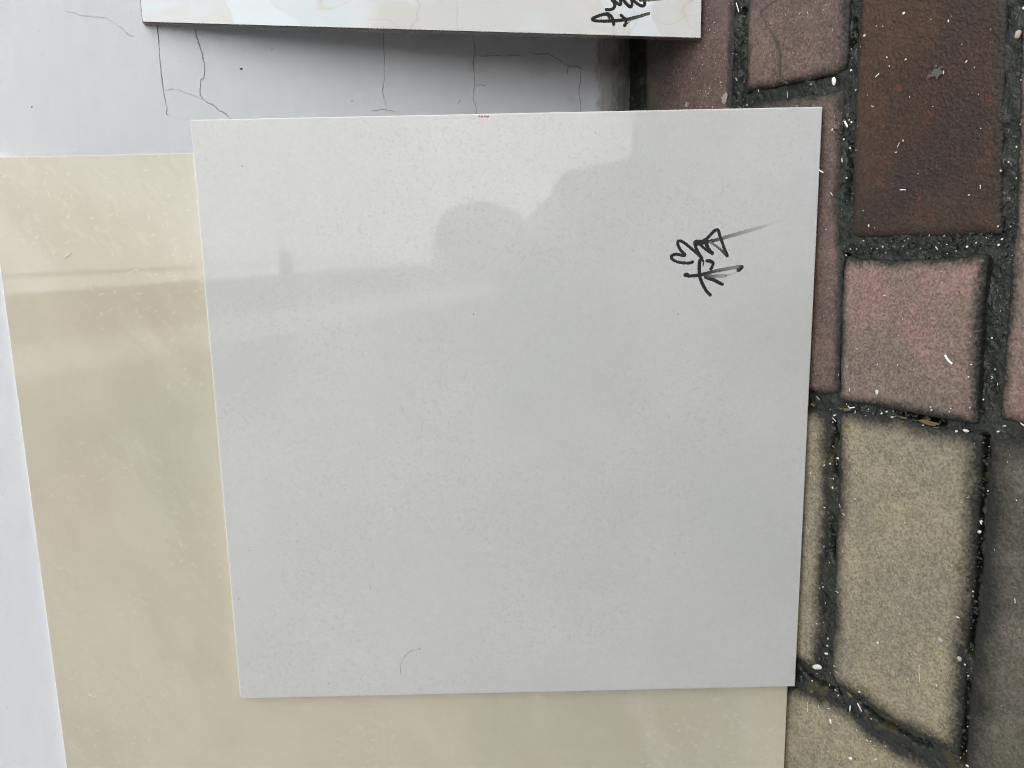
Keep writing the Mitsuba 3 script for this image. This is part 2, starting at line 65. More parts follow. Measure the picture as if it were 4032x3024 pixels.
def grey_color(p, n, uv):
    x, y = tile_uv(p)
    c = mix((0.533, 0.541, 0.520), (0.562, 0.562, 0.557), smoothstep(0.3, 0.7, fbm(x * 9, y * 9 + 3, 1.7, 3)))
    c = mix(c, (0.512, 0.531, 0.492), 0.6 * smoothstep(0.55, 0.8, fbm(x * 5 + 11, y * 7, 4.2, 3)))
    c = c * (0.93 + 0.10 * fbm(x * 420, y * 420, 0.5, 3) + 0.04 * noise(x * 150, y * 150, 2.5))
    light = flecks(x, y, 0.0085, 11, 0.42, 0.26, 0.07, 0.5, 3.0) + 0.8 * flecks(x + 0.0041, y + 0.0027, 0.0120, 23, 0.38, 0.24, 0.06, 0.4, 2.2)
    c = mix(c, (0.646, 0.652, 0.620), 0.30 * dr.clip(light, 0, 1) * smoothstep(0.3, 0.65, fbm(x * 14, y * 14, 8.0, 2)))
    zone = smoothstep(0.32, 0.62, fbm(x * 10 + 5, y * 8, 2.0, 3))
    qx, qy = x + 0.004 * (fbm(x * 120, y * 120, 1.0, 2) - 0.5), y + 0.004 * (fbm(x * 120, y * 120, 5.0, 2) - 0.5)
    pits = smoothstep(0.76, 0.90, noise(qx * 380 + qy * 160, qy * 430 - qx * 110, 3.0)) + smoothstep(0.78, 0.92, noise(qx * 520 - qy * 230, qy * 390 + qx * 210, 7.0))
    c = mix(c, (0.398, 0.408, 0.389), 0.42 * 0.65 * dr.clip(pits, 0, 1) * zone)
    return mix(mix((0.677, 0.683, 0.639), (0.239, 0.211, 0.177), smoothstep(-0.9, -0.99, n.y * 0.916 + n.z * 0.400)), c, smoothstep(0.97, 0.995, n.y * 0.916 + n.z * 0.400))


def grey_rough(p, n, uv):
    x, y = tile_uv(p)
    qx, qy = x + 0.004 * (fbm(x * 120, y * 120, 1.0, 2) - 0.5), y + 0.004 * (fbm(x * 120, y * 120, 5.0, 2) - 0.5)
    pits = smoothstep(0.76, 0.90, noise(qx * 380 + qy * 160, qy * 430 - qx * 110, 3.0)) + smoothstep(0.78, 0.92, noise(qx * 520 - qy * 230, qy * 390 + qx * 210, 7.0))
    pits = dr.clip(pits, 0, 1) * smoothstep(0.25, 0.6, fbm(x * 10 + 5, y * 8, 2.0, 3))
    return 0.035 + 0.25 * pits + 0.016 * smoothstep(0.52, 0.72, fbm(x * 7 + 2, y * 13, 6.0, 4))


def beige_color(p, n, uv):
    x, y = tile_uv(p)
    wx, wy = x + 0.03 * fbm(x * 12, y * 12, 1.0, 2), y + 0.03 * fbm(x * 12, y * 12, 6.0, 2)
    d = wx * 0.6 + wy
    c = mix((0.499, 0.455, 0.352), (0.548, 0.508, 0.401), smoothstep(0.3, 0.7, fbm(d * 9, (wy - wx) * 4.5, 2.7, 4)))
    c = mix(c, (0.462, 0.463, 0.365), 0.6 * smoothstep(0.42, 0.72, fbm(wx * 6 + 3, wy * 9 + 7, 5.2, 3)))
    c = mix(c, (0.520, 0.450, 0.365), 0.45 * smoothstep(0.48, 0.72, fbm(wx * 8 + 31, wy * 7, 9.2, 3)))
    c = mix(c, (0.588, 0.559, 0.459), 0.4 * smoothstep(0.5, 0.78, fbm(d * 16, (wy - wx) * 6, 12.0, 4)))
    c = c * (0.97 + 0.06 * fbm(x * 240, y * 240, 0.5, 3))
    c = mix(c, (0.621, 0.595, 0.502), 0.22 * smoothstep(0.58, 0.80, fbm(x * 130 + y * 120, y * 60 - x * 45, 3.0, 4)) * smoothstep(0.4, 0.65, fbm(x * 12 + 2, y * 12, 4.0, 2)))
    w = flecks(x, y, 0.019, 3, 0.5, 0.15, 0.07, 0.7, 2.2) + flecks(x + 0.007, y + 0.003, 0.011, 9, 0.30, 0.20, 0.06, 0.7, 2.4) + 0.7 * flecks(x + 0.01, y + 0.02, 0.034, 17, 0.3, 0.13, 0.035, 0.9, 2.0)
    c = mix(c, (0.659, 0.643, 0.561), 0.42 * dr.clip(w, 0, 1) * smoothstep(0.38, 0.62, fbm(x * 12 + 2, y * 12, 4.0, 2)))
    return mix(mix((0.624, 0.595, 0.485), (0.229, 0.205, 0.177), smoothstep(-0.9, -0.99, n.y * 0.916 + n.z * 0.400)), c, smoothstep(0.97, 0.995, n.y * 0.916 + n.z * 0.400))


def marble_color(p, n, uv):
    x, y = p.x, p.z
    wx, wy = x + 0.07 * (fbm(x * 11, y * 11, 3.0, 4) - 0.5), y + 0.07 * (fbm(x * 11, y * 11, 7.0, 4) - 0.5)
    c = mix((0.694, 0.750, 0.758), (0.726, 0.750, 0.737), smoothstep(0.35, 0.65, fbm(wx * 9, wy * 9, 0.4, 3)))
    warm = smoothstep(0.42, 0.62, fbm(wx * 10 + 5, wy * 10, 2.0, 4))
    c = mix(c, (0.714, 0.696, 0.652), 0.62 * warm)
    clear = smoothstep(0.56, 0.60, fbm(wx * 15 + 20, wy * 15, 6.0, 2))
    c = mix(c, (0.770, 0.828, 0.864), 0.75 * clear)
    f = fbm(wx * 10 + 9, wy * 10 + 2, 5.0, 4)
    g = fbm(wx * 17 + 3, wy * 17 + 8, 9.0, 3)
    c = mix(c, (0.668, 0.616, 0.530), 0.35 * smoothstep(0.05, 0.0, dr.abs(f - 0.5)) * (0.4 + 0.6 * warm))
    c = mix(c, (0.530, 0.455, 0.360), 0.25 * smoothstep(0.010, 0.0, dr.abs(f - 0.5)) * smoothstep(0.4, 0.6, g))
    c = mix(c, (0.571, 0.497, 0.403), 0.35 * smoothstep(0.012, 0.0, dr.abs(g - 0.52)) * warm)
    return mix((0.122, 0.103, 0.095), c, facing(n, MN))


def wall_color(p, n, uv):
    x, z = p.x, p.z
    c = mix((0.752, 0.787, 0.824), (0.780, 0.804, 0.834), fbm(x * 6, z * 6, 0.3, 3))
    c = c * (0.975 + 0.05 * fbm(x * 40, z * 130, 2.0, 3))
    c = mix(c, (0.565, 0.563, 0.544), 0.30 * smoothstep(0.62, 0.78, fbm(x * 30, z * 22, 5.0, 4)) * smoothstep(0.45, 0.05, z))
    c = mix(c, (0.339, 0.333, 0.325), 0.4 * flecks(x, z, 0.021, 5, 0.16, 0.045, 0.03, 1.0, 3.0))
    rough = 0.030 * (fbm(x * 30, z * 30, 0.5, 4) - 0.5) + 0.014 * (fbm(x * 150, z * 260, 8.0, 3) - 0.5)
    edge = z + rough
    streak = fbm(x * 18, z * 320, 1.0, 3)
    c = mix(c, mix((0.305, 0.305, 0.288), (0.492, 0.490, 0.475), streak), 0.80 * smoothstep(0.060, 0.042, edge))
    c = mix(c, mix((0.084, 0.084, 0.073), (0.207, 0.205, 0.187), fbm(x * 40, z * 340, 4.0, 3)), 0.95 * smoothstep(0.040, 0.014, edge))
    return c


def wall_height(p, n, uv):
    return 0.00022 * fbm(p.x * 60, p.z * 60, 0.2, 3) + 0.0002 * noise(p.x * 420, p.z * 300)


def paver_fn(base, alt, edge, grain, grain_amount, seed, edge_w, stain=None, spot=None, foot=False):
    def f(p, n, uv):
        x, y = p.x, p.y
        c = mix(base, alt, smoothstep(0.30, 0.70, fbm(x * 16, y * 16, seed, 4)))
        if stain is not None:
            c = mix(c, stain, 0.75 * smoothstep(0.50, 0.68, fbm(x * 13 + 7, y * 13, seed + 3.3, 4)))
        if spot is not None:
            c = mix(c, spot, 0.4 * smoothstep(0.68, 0.78, fbm(x * 75 + 2, y * 75, seed + 6.3, 3)))
        fine = fbm(x * 640, y * 640, seed, 2)
        c = c * (0.50 + 1.0 * fine) * (0.88 + 0.24 * noise(x * 170, y * 170, seed))
        g = smoothstep(0.70, 0.84, noise(x * 620, y * 620, seed + 1.5)) * smoothstep(0.35, 0.65, noise(x * 90, y * 90, seed + 4))
        c = mix(c, grain, grain_amount * g)
        pit = smoothstep(0.78, 0.88, noise(x * 380, y * 380, seed + 8.5))
        c = c * (1 - 0.5 * pit)
        d = uv.x + (0.004 + 0.35 * edge_w) * (fbm(x * 55, y * 55, seed + 2, 5) - 0.5) + (0.002 + 0.15 * edge_w) * (noise(x * 600, y * 600, 1.0) - 0.5)
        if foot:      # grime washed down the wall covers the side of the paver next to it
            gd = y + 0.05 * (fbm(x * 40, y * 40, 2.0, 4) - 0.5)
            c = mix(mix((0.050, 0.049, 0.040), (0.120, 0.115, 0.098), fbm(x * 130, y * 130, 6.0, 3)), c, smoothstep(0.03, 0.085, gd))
        rim = mix(edge, (0.012, 0.0125, 0.010), smoothstep(edge_w * 0.45, edge_w * 0.1, d)) * (0.55 + 0.9 * fine)
        return mix(rim, c, smoothstep(edge_w * 0.2, edge_w, d))
    return f


def stone_height(p, n, uv):
    return 0.0011 * fbm(p.x * 260, p.y * 260, 0.7, 3) + 0.0008 * noise(p.x * 700, p.y * 700, 2.2)


def soil_height(p, n, uv):
    return 0.0006 * fbm(p.x * 380, p.y * 380, 0.7, 3) + 0.0006 * noise(p.x * 900, p.y * 900, 2.2)


def mortar_color(p, n, uv):
    x, y = p.x, p.y
    c = mix((0.006, 0.008, 0.006), (0.016, 0.020, 0.013), fbm(x * 90, y * 90, 0.2, 4))
    c = c * (0.5 + fbm(x * 500, y * 500, 4.0, 2))
    m = smoothstep(0.58, 0.70, fbm(x * 45 + 3, y * 45, 7.0, 4)) * smoothstep(0.27, 0.34, x)
    c = mix(c, (0.055, 0.045, 0.014), 0.55 * m)
    c = mix(c, (0.104, 0.115, 0.083), 0.8 * smoothstep(0.83, 0.9, noise(x * 560, y * 560, 6.0)) * smoothstep(0.5, 0.7, noise(x * 70, y * 70, 2.0)))
    return c


def bs(name, **k):
    scene[name] = {'type': 'twosided', 'id_bsdf': {'type': 'principled', **{a: ({'type': 'rgb', 'value': list(v)} if isinstance(v, tuple) else v) for a, v in k.items()}}}


def bump(name, height, scale, eps, **k):
    inner = {'type': 'principled', **{a: ({'type': 'rgb', 'value': list(v)} if isinstance(v, tuple) else v) for a, v in k.items()}}
    scene[name] = {'type': 'twosided', 'b': {'type': 'bumpmap', 'arbitrary': proc(height, eps), 'scale': scale, 'bsdf': inner}}


bs('grey_ceramic', base_color=proc(grey_color), roughness=proc(grey_rough), specular=0.44)
bs('beige_ceramic', base_color=proc(beige_color), roughness=0.035, specular=0.44)
bs('marble_ceramic', base_color=proc(marble_color), roughness=0.04, specular=0.44)
bump('painted_plaster', wall_height, 1.0, 6e-4, base_color=proc(wall_color), roughness=0.65, specular=0.3)
PAV = dict(
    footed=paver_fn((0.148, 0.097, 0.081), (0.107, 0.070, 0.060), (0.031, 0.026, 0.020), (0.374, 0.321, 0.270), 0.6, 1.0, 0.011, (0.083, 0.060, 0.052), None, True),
    red=paver_fn((0.148, 0.097, 0.081), (0.107, 0.070, 0.060), (0.031, 0.026, 0.020), (0.374, 0.321, 0.270), 0.6, 1.0, 0.011, (0.083, 0.060, 0.052)),
    pink=paver_fn((0.240, 0.147, 0.123), (0.194, 0.136, 0.115), (0.056, 0.043, 0.034), (0.470, 0.389, 0.330), 0.45, 5.0, 0.011, (0.156, 0.122, 0.098)),
    rust=paver_fn((0.054, 0.025, 0.013), (0.038, 0.017, 0.010), (0.023, 0.011, 0.006), (0.137, 0.082, 0.048), 0.5, 9.0, 0.009, (0.024, 0.015, 0.012), (0.110, 0.030, 0.014)),
    sand=paver_fn((0.271, 0.233, 0.154), (0.230, 0.203, 0.146), (0.063, 0.053, 0.034), (0.498, 0.404, 0.189), 0.5, 14.0, 0.020, (0.196, 0.176, 0.131)),
    brown=paver_fn((0.140, 0.119, 0.097), (0.093, 0.084, 0.063), (0.033, 0.032, 0.021), (0.353, 0.279, 0.151), 0.8, 20.0, 0.034, (0.074, 0.065, 0.047)))
for k, f in PAV.items():
    bump('paver_' + k, stone_height, 1.0, 5e-4, base_color=proc(f), roughness=0.62, specular=0.45)
bump('soil_mortar', soil_height, 1.0, 5e-4, base_color=proc(mortar_color), roughness=0.45, specular=0.5)
bs('ink', base_color={'type': 'mesh_attribute', 'name': 'vertex_color'}, roughness=0.28, specular=0.5)
bs('crack_dark', base_color={'type': 'mesh_attribute', 'name': 'vertex_color'}, roughness=0.9, specular=0.1)
bs('tar', base_color=(0.075, 0.070, 0.058), roughness=0.7, specular=0.3)
bs('white_plastic', base_color=(0.80, 0.80, 0.78), roughness=0.35, specular=0.5)
bs('white_stone', base_color=(0.62, 0.60, 0.54), roughness=0.6)
bs('grey_stone', base_color=(0.36, 0.35, 0.32), roughness=0.6)
bs('tan_stone', base_color=(0.40, 0.34, 0.25), roughness=0.7)
bs('grit_stone', base_color=(0.66, 0.64, 0.58), roughness=0.5)
bs('cream_paint', base_color=(0.30, 0.28, 0.235), roughness=0.8)
bs('grey_scuff', base_color=(0.088, 0.082, 0.070), roughness=0.8)
bs('lichen', base_color=(0.135, 0.100, 0.042), roughness=0.9)
bs('hair_dark', base_color=(0.05, 0.045, 0.04), roughness=0.5)
bs('red_dot', base_color=(0.42, 0.07, 0.08), roughness=0.5)
bs('black_dot', base_color=(0.03, 0.03, 0.03), roughness=0.5)
bs('canopy_dark', base_color=(0.11, 0.11, 0.105), roughness=0.8)
scene['rooflight'] = {'type': 'principledthin', 'base_color': {'type': 'rgb', 'value': [0.85, 0.86, 0.83]}, 'roughness': 0.6, 'diff_trans': 1.5, 'spec_trans': 0.0}
bs('cable_black', base_color=(0.03, 0.03, 0.03), roughness=0.6)
bs('building_grey', base_color=(0.30, 0.29, 0.27), roughness=0.9)
bs('far_pavement', base_color=(0.24, 0.21, 0.19), roughness=0.9)
bs('skin', base_color=(0.42, 0.27, 0.20), roughness=0.5)
bs('jacket_cloth', base_color=(0.045, 0.047, 0.055), roughness=0.9)
bs('trouser_cloth', base_color=(0.035, 0.04, 0.055), roughness=0.9)
bs('hair_black', base_color=(0.012, 0.011, 0.010), roughness=0.6)
bs('shoe_black', base_color=(0.03, 0.03, 0.03), roughness=0.5)
bs('phone_black', base_color=(0.02, 0.02, 0.022), roughness=0.2)


# ---------------------------------------------------------------- helpers
def free(key):
    if key not in scene:
        return key
    k = 1
    while f'{key}_{k:03d}' in scene:
        k += 1
    return f'{key}_{k:03d}'


def obj(key, mesh, bsdf, smooth=False, uv=None, color=None, label=None, cat=None, group=None, kind=None):
    key = free(key)
    scene[key] = mikit.ply(mesh, bsdf, smooth, uv, color)
    info = {a: b for a, b in (('label', label), ('category', cat), ('group', group), ('kind', kind)) if b}
    if info:
        labels[key] = info
    return key


def box(x0, x1, y0, y1, z0, z1):
    b = trimesh.creation.box((x1 - x0, y1 - y0, z1 - z0))
    b.apply_translation(((x0 + x1) / 2, (y0 + y1) / 2, (z0 + z1) / 2))
    return b


def slab(poly, o, u, v, n, th, ch=0.0008):
    """A tile: convex outline poly in (u, v) at o, its front edges chamfered, thickness th behind the front face."""
    P = Polygon(poly)
    if not P.exterior.is_ccw:
        poly = poly[::-1]
    inner = np.array(Polygon(poly).buffer(-ch, join_style=2).exterior.coords)[:-1]
    poly = np.array(poly, float)
    inner = np.array([inner[np.argmin(np.linalg.norm(inner - q, axis=1))] for q in poly])
    N = len(poly)
    rings = [(inner, 0), (poly, -ch), (poly, -th)]
    V = np.array([o + u * a + v * b + n * d for r, d in rings for a, b in r])
    F = [[0, i, i + 1] for i in range(1, N - 1)] + [[2 * N, 2 * N + i + 1, 2 * N + i] for i in range(1, N - 1)]
    for k in (0, 1):
        for i in range(N):
            a, b = k * N + i, k * N + (i + 1) % N
            F += [[a, a + N, b + N], [a, b + N, b]]
    F = np.array(F)
    if np.dot(np.cross(u, v), n) < 0:
        F = F[:, ::-1]
    return trimesh.Trimesh(V, F, process=False)


def spline(pts, per=8):
    """Catmull-Rom through the points."""
    p = np.array(pts, float)
    if len(p) < 3:
        return np.array([p[0] + (p[-1] - p[0]) * t for t in np.linspace(0, 1, per + 1)])
    q = np.vstack([2 * p[0] - p[1], p, 2 * p[-1] - p[-2]])
    out = []
    for i in range(1, len(q) - 2):
        for t in np.arange(per) / per:
            a, b, c, d = q[i - 1:i + 3]
            out.append(0.5 * (2 * b + (c - a) * t + (2 * a - 5 * b + 4 * c - d) * t * t + (3 * b - a - 3 * c + d) * t ** 3))
    return np.array(out + [p[-1]])


def ribbon(pts, width, to3, lift, cap=True):
    """A flat stroke with round ends lying on a surface: returns vertices, faces and the place 0..1 along the stroke of each vertex."""
    p = np.array(pts, float)
    w = np.broadcast_to(np.asarray(width, float), len(p)) / 2
    d = np.gradient(p, axis=0)
    d /= np.maximum(np.linalg.norm(d, axis=1, keepdims=True), 1e-9)
    s = np.stack([-d[:, 1], d[:, 0]], 1)
    V, F, t = [], [], []
    L = np.linspace(0, 1, len(p))
    for q, r, a in zip(np.hstack([p, s]), w, L):
        V += [q[:2] + q[2:] * r, q[:2], q[:2] - q[2:] * r]
        t += [a, a, a]
    for i in range(len(p) - 1):
        for j in (0, 1):
            a = 3 * i + j
            F += [[a, a + 1, a + 4], [a, a + 4, a + 3]]
    if cap:
        for c, r, a, ang0 in ((p[0], w[0], 0.0, np.arctan2(s[0, 1], s[0, 0])), (p[-1], w[-1], 1.0, np.arctan2(-s[-1, 1], -s[-1, 0]))):
            b = len(V)
            V.append(c)
            t.append(a)
            for g in np.linspace(0, np.pi, 9):
                V.append(c + r * np.array([np.cos(ang0 + g), np.sin(ang0 + g)]))
                t.append(a)
            F += [[b, b + k + 1, b + k + 2] for k in range(8)]
    V3 = np.array([to3(q, lift) for q in V])
    return V3, np.array(F), np.array(t)


def join(parts):
    V, F, C, n = [], [], [], 0
    for v, f, c in parts:
        V.append(v), F.append(f + n), C.append(c)
        n += len(v)
    return np.vstack(V), np.vstack(F), np.vstack(C)


def hull(points_radii):
    return m3.Manifold.batch_hull([m3.Manifold.sphere(r, 20).translate(list(map(float, c))) for c, r in points_radii])


def to_tm(man):
    m = man.to_mesh()
    return trimesh.Trimesh(m.vert_properties[:, :3], m.tri_verts, process=True)


# ---------------------------------------------------------------- setting: far ground, wall
obj('ground', box(-30, 30, -0.25, 42, -0.30, -0.030), 'far_pavement', kind='structure')

wall = box(-5, 6, -0.24, -0.0, -0.02, 4.2)
obj('wall', wall, 'painted_plaster', label='white painted wall with fine dark cracks that the tiles lean against', cat='wall')


def on_wall(q, lift):
    return np.array([q[0], lift, q[1]])


for k, (pts, dark) in enumerate(DATA['wall_cracks']):
    p = spline(pts, 10)
    r = np.random.default_rng(100 + k)
    wob = np.cumsum(r.normal(0, 1, (len(p), 2)), 0)
    wob -= np.linspace(0, 1, len(p))[:, None] * wob[-1]
    p = p + 0.00028 * wob * (0.4 if k == 1 else 1.0)
    a = np.linspace(0, 1, len(p))
    w = (0.00045 + 0.00042 * dark) * (0.55 + 0.9 * meshkit.noise(np.stack([a * 14, a * 0 + k, a * 0], 1), 3)) * np.clip(np.minimum(a, 1 - a) * 9, 0.15, 1)
    V, F, t = ribbon(p, w, on_wall, 0.00025, False)
    shade = np.array([0.26, 0.235, 0.23]) * dark + np.array([0.58, 0.58, 0.60]) * (1 - dark)
    fl = 0.75 + 0.5 * meshkit.noise(np.stack([t * 20, t * 0 + k, t * 0], 1), 5)
    obj('wall__crack', trimesh.Trimesh(V, F, process=False), 'crack_dark', color=np.clip(shade * fl[:, None], 0, 1))
for k, (x, z) in enumerate(DATA['wallspots']):
    s = 0.0012 if k == 0 else 0.0007
    pts = [(x + s * math.cos(a) * (0.6 + 0.6 * rng.random()), z + s * 1.3 * math.sin(a) * (0.6 + 0.6 * rng.random())) for a in np.linspace(0, 2 * np.pi, 9)[:-1]]
    V = np.array([on_wall(q, 0.0003) for q in [(x, z)] + pts])
    F = np.array([[0, i + 1, (i + 1) % 8 + 1] for i in range(8)])
    obj('wall__stain', trimesh.Trimesh(V, F, process=False), 'tar')

# ---------------------------------------------------------------- setting: pavement of concrete pavers in dark, mossy joints
KIND = dict(A='footed', B='red', C='red', D='rust', E='pink', F='pink', H='sand', I='sand', J='sand', K='brown')
RISE = dict(A=0.0, B=0.001, C=-0.001, D=-0.0005, E=0.0035, F=0.0005, H=0.0, I=-0.0005, J=-0.0005, K=0.0)


def paver(poly, z0, seed, round_r=0.004):
    P = Polygon(poly).buffer(0)
    P = P.buffer(-0.003).buffer(0.006).buffer(-0.003)
    pts, dist = [], []
    for d, step in ((0, .0022), (.0008, .0024), (.002, .003), (.0045, .004), (.009, .006), (.016, .008), (.026, .012)):
        Q = P.buffer(-d)
        if Q.is_empty or Q.geom_type != 'Polygon':
            break
        L = Q.exterior.length
        ring = np.array([Q.exterior.interpolate(s).coords[0] for s in np.arange(0, L, step)])
        if d == 0:
            nb = len(ring)
        pts.append(ring)
        dist.append(np.full(len(ring), d))
    Q = P.buffer(-.034)
    if not Q.is_empty:
        x0, y0, x1, y1 = Q.bounds
        g = np.stack(np.meshgrid(np.arange(x0, x1, .012), np.arange(y0, y1, .012)), -1).reshape(-1, 2)
        g = g[shapely.contains_xy(Q, g[:, 0], g[:, 1])]
        pts.append(g)
        dist.append(np.array([P.exterior.distance(Point(q)) for q in g]))
    p, d = np.vstack(pts), np.concatenate(dist)
    F = Delaunay(p).simplices
    c = p[F].mean(1)
    F = F[shapely.contains_xy(P.buffer(1e-5), c[:, 0], c[:, 1])]
    e1_, e2_ = p[F[:, 1]] - p[F[:, 0]], p[F[:, 2]] - p[F[:, 0]]
    a = e1_[:, 0] * e2_[:, 1] - e1_[:, 1] * e2_[:, 0]
    F[a < 0] = F[a < 0][:, ::-1]
    z = z0 - round_r * (1 - np.sqrt(np.clip(1 - np.clip(1 - d / (round_r * 2.2), 0, 1) ** 2, 0, 1)))
    z += 0.0016 * (meshkit.fbm(np.column_stack([p * 34, np.full(len(p), seed)]), 3) - 0.5) * np.clip(d / .004, 0, 1)
    jit = 0.0034 * (meshkit.fbm(np.column_stack([p * 110, np.full(len(p), seed + .5)]), 4) - 0.5)
    ctr = p.mean(0)
    p = p + (p - ctr) / np.linalg.norm(p - ctr, axis=1, keepdims=True) * (jit * (d < .003))[:, None]
    V = np.column_stack([p, z])
    low = V[:nb].copy()
    low[:, 2] = z0 - 0.028
    n = len(V)
    S = []
    for i in range(nb):
        j = (i + 1) % nb
        S += [[i, n + i, n + j], [i, n + j, j]]
    S = np.array(S)
    V = np.vstack([V, low])
    if Polygon(p[:nb]).exterior.is_ccw is False:
        S = S[:, ::-1]
    return trimesh.Trimesh(V, np.vstack([F, S]), process=False), np.column_stack([np.concatenate([d, np.zeros(nb)]), np.zeros(n + nb)])


for k, (name, poly) in enumerate(DATA['pavers'].items()):
    m, uv = paver(poly, RISE[name], 3.7 * k)
    obj('pavement__paver', m, 'paver_' + KIND[name], True, uv)


def plain_paver(x0, x1, y0, y1, z):
    m = box(x0, x1, y0, y1, z - 0.03, z)
    V, c = m.vertices.copy(), 0.005
    P = [(x0, y0), (x1, y0), (x1, y1), (x0, y1)]
    I = [(x0 + c, y0 + c), (x1 - c, y0 + c), (x1 - c, y1 - c), (x0 + c, y1 - c)]
    V = [(*q, z - 0.03) for q in P] + [(*q, z - 0.004) for q in P] + [(*q, z) for q in I]
    F = [[8, 9, 10], [8, 10, 11]]
    for b in (0, 4):
        for i in range(4):
            j = (i + 1) % 4
            F += [[b + i, b + j, b + 4 + j], [b + i, b + 4 + j, b + 4 + i]]
    d = [0] * 8 + [0.02] * 4
    return trimesh.Trimesh(np.array(V), np.array(F), process=False), np.column_stack([d, np.zeros(12)])


kinds = ['red', 'pink', 'sand', 'rust', 'brown']
for row in range(8):
    y0 = 0.615 + 0.138 * row
    x = -1.1 + 0.11 * (row % 3)
    while x < 2.1:
        m, uv = plain_paver(x, x + 0.27, y0, y0 + 0.126, 0.001 * (rng.random() - 0.5))
        obj('pavement__paver', m, 'paver_' + kinds[int(rng.integers(5)) if x > 0.3 else int(rng.integers(2))], False, uv)
        x += 0.282
for (y0, y1) in ((0.072, 0.205), (0.217, 0.357), (0.369, 0.51)):
    for x0 in (-1.10, -0.82):
        m, uv = plain_paver(x0, x0 + 0.27 if x0 < -1 else x0 + 0.40, y0, y1, 0)
        obj('pavement__paver', m, 'paver_red', False, uv)
    for x0 in (1.09, 1.38, 1.67):
        m, uv = plain_paver(x0, x0 + 0.275, y0, y1, 0)
        obj('pavement__paver', m, 'paver_sand', False, uv)
for x0 in (0.12, 0.41, 0.70):
    m, uv = plain_paver(x0, x0 + 0.275, 0.075, 0.205, -0.001)
    obj('pavement__paver', m, 'paver_red', False, uv)

gx, gy = np.meshgrid(np.arange(-0.46, 1.10, 0.002), np.arange(-0.002, 0.64, 0.002))
P2 = np.column_stack([gx.ravel(), gy.ravel()])
zz = -0.0036 + 0.0052 * (meshkit.fbm(np.column_stack([P2 * 55, np.zeros(len(P2))]), 4) - 0.5) + 0.0032 * (meshkit.fbm(np.column_stack([P2 * 240, np.ones(len(P2))]), 3) - 0.5)
zz += 0.0075 * np.clip(1 - P2[:, 1] / 0.05, 0, 1) ** 1.3          # the mortar is drawn up to the wall's foot
zz += np.where(P2[:, 0] > 0.27, 0.0012, 0)
zz = np.where(P2[:, 1] > 0.05, np.minimum(zz, -0.0013), zz)
for name, pts in DATA['ground_cracks'].items():
    if name in 'mn':
        continue
    p = spline(pts, 8)
    p = p + 0.0007 * np.random.default_rng(len(p)).normal(0, 1, p.shape) * (0.3 if name == 'l' else 1)
    near = (P2[:, 0] > p[:, 0].min() - .01) & (P2[:, 0] < p[:, 0].max() + .01) & (P2[:, 1] > p[:, 1].min() - .01) & (P2[:, 1] < p[:, 1].max() + .01)
    q = P2[near]
    best = np.full(len(q), 9.0)
    for a, b in zip(p[:-1], p[1:]):
        ab = b - a
        t = np.clip(((q - a) @ ab) / max(ab @ ab, 1e-12), 0, 1)
        best = np.minimum(best, np.linalg.norm(q - a - t[:, None] * ab, axis=1))
    wid = 0.0042 if name == 'l' else 0.0030 if name == 'h' else 0.0021
    zz[near] -= (0.016 if name in 'lh' else 0.009) * np.clip(1.25 - best / wid, 0, 1)
H, W = gx.shape
idx = np.arange(H * W).reshape(H, W)
Fq = np.stack([idx[:-1, :-1], idx[:-1, 1:], idx[1:, 1:], idx[1:, :-1]], -1).reshape(-1, 4)
obj('pavement__joint_mortar', (np.column_stack([P2, zz]), Fq), 'soil_mortar', True)
obj('pavement__bedding', box(-1.4, 2.3, -0.0015, 1.75, -0.028, -0.016), 'soil_mortar')
labels['pavement'] = {'kind': 'structure'}


def on_ground(q, lift):
    return np.array([q[0], q[1], lift])


for nm, wd in (('m', 0.0013), ('n', 0.0023)):
    p = spline(DATA['ground_cracks'][nm], 10)
    p = p + 0.0005 * np.random.default_rng(5).normal(0, 1, p.shape)
    a = np.linspace(0, 1, len(p))
    V, F, t = ribbon(p, wd * (0.4 + 0.9 * meshkit.noise(np.column_stack([a * 12, a, a]), 2)), on_ground, 0.0022, True)
    obj('pavement__tar_line', trimesh.Trimesh(V, F, process=False), 'tar')


def blot(key, q, rx, ry, mat, seed, lift=0.0012, bits=5):
    g = np.random.default_rng(seed)
    parts = []
    for k in range(bits):
        s = 1.0 if k == 0 else 0.12 + 0.25 * g.random()
        c = np.array(q) if k == 0 else np.array(q) + g.normal(0, 1.0, 2) * [rx, ry]
        a = np.linspace(0, 2 * np.pi, 23)[:-1]
        r = 0.45 + 0.9 * meshkit.fbm(np.column_stack([np.cos(a) * 2.2 + seed, np.sin(a) * 2.2 + k, a * 0]), 4)
        ring = c + np.column_stack([np.cos(a) * rx, np.sin(a) * ry]) * s * r[:, None]
        V = np.array([on_ground(c, lift + 0.0005)] + [on_ground(x, lift) for x in ring])
        parts.append(trimesh.Trimesh(V, [[0, i + 1, (i + 1) % 22 + 1] for i in range(22)], process=False))
    obj(key, trimesh.util.concatenate(parts), mat)


for k, (q, rx, ry, mat) in enumerate(DATA['blots']):
    blot('pavement__stain', q, rx * (1 if k < 2 else 0.7), ry * (1 if k < 2 else 0.7), mat, 3 + k, 0.0012 if k < 3 else 0.0004)

# ---------------------------------------------------------------- the three tiles
def on_plane(o, u, v, n):
    return lambda q, lift: o + u * q[0] + v * q[1] + n * lift


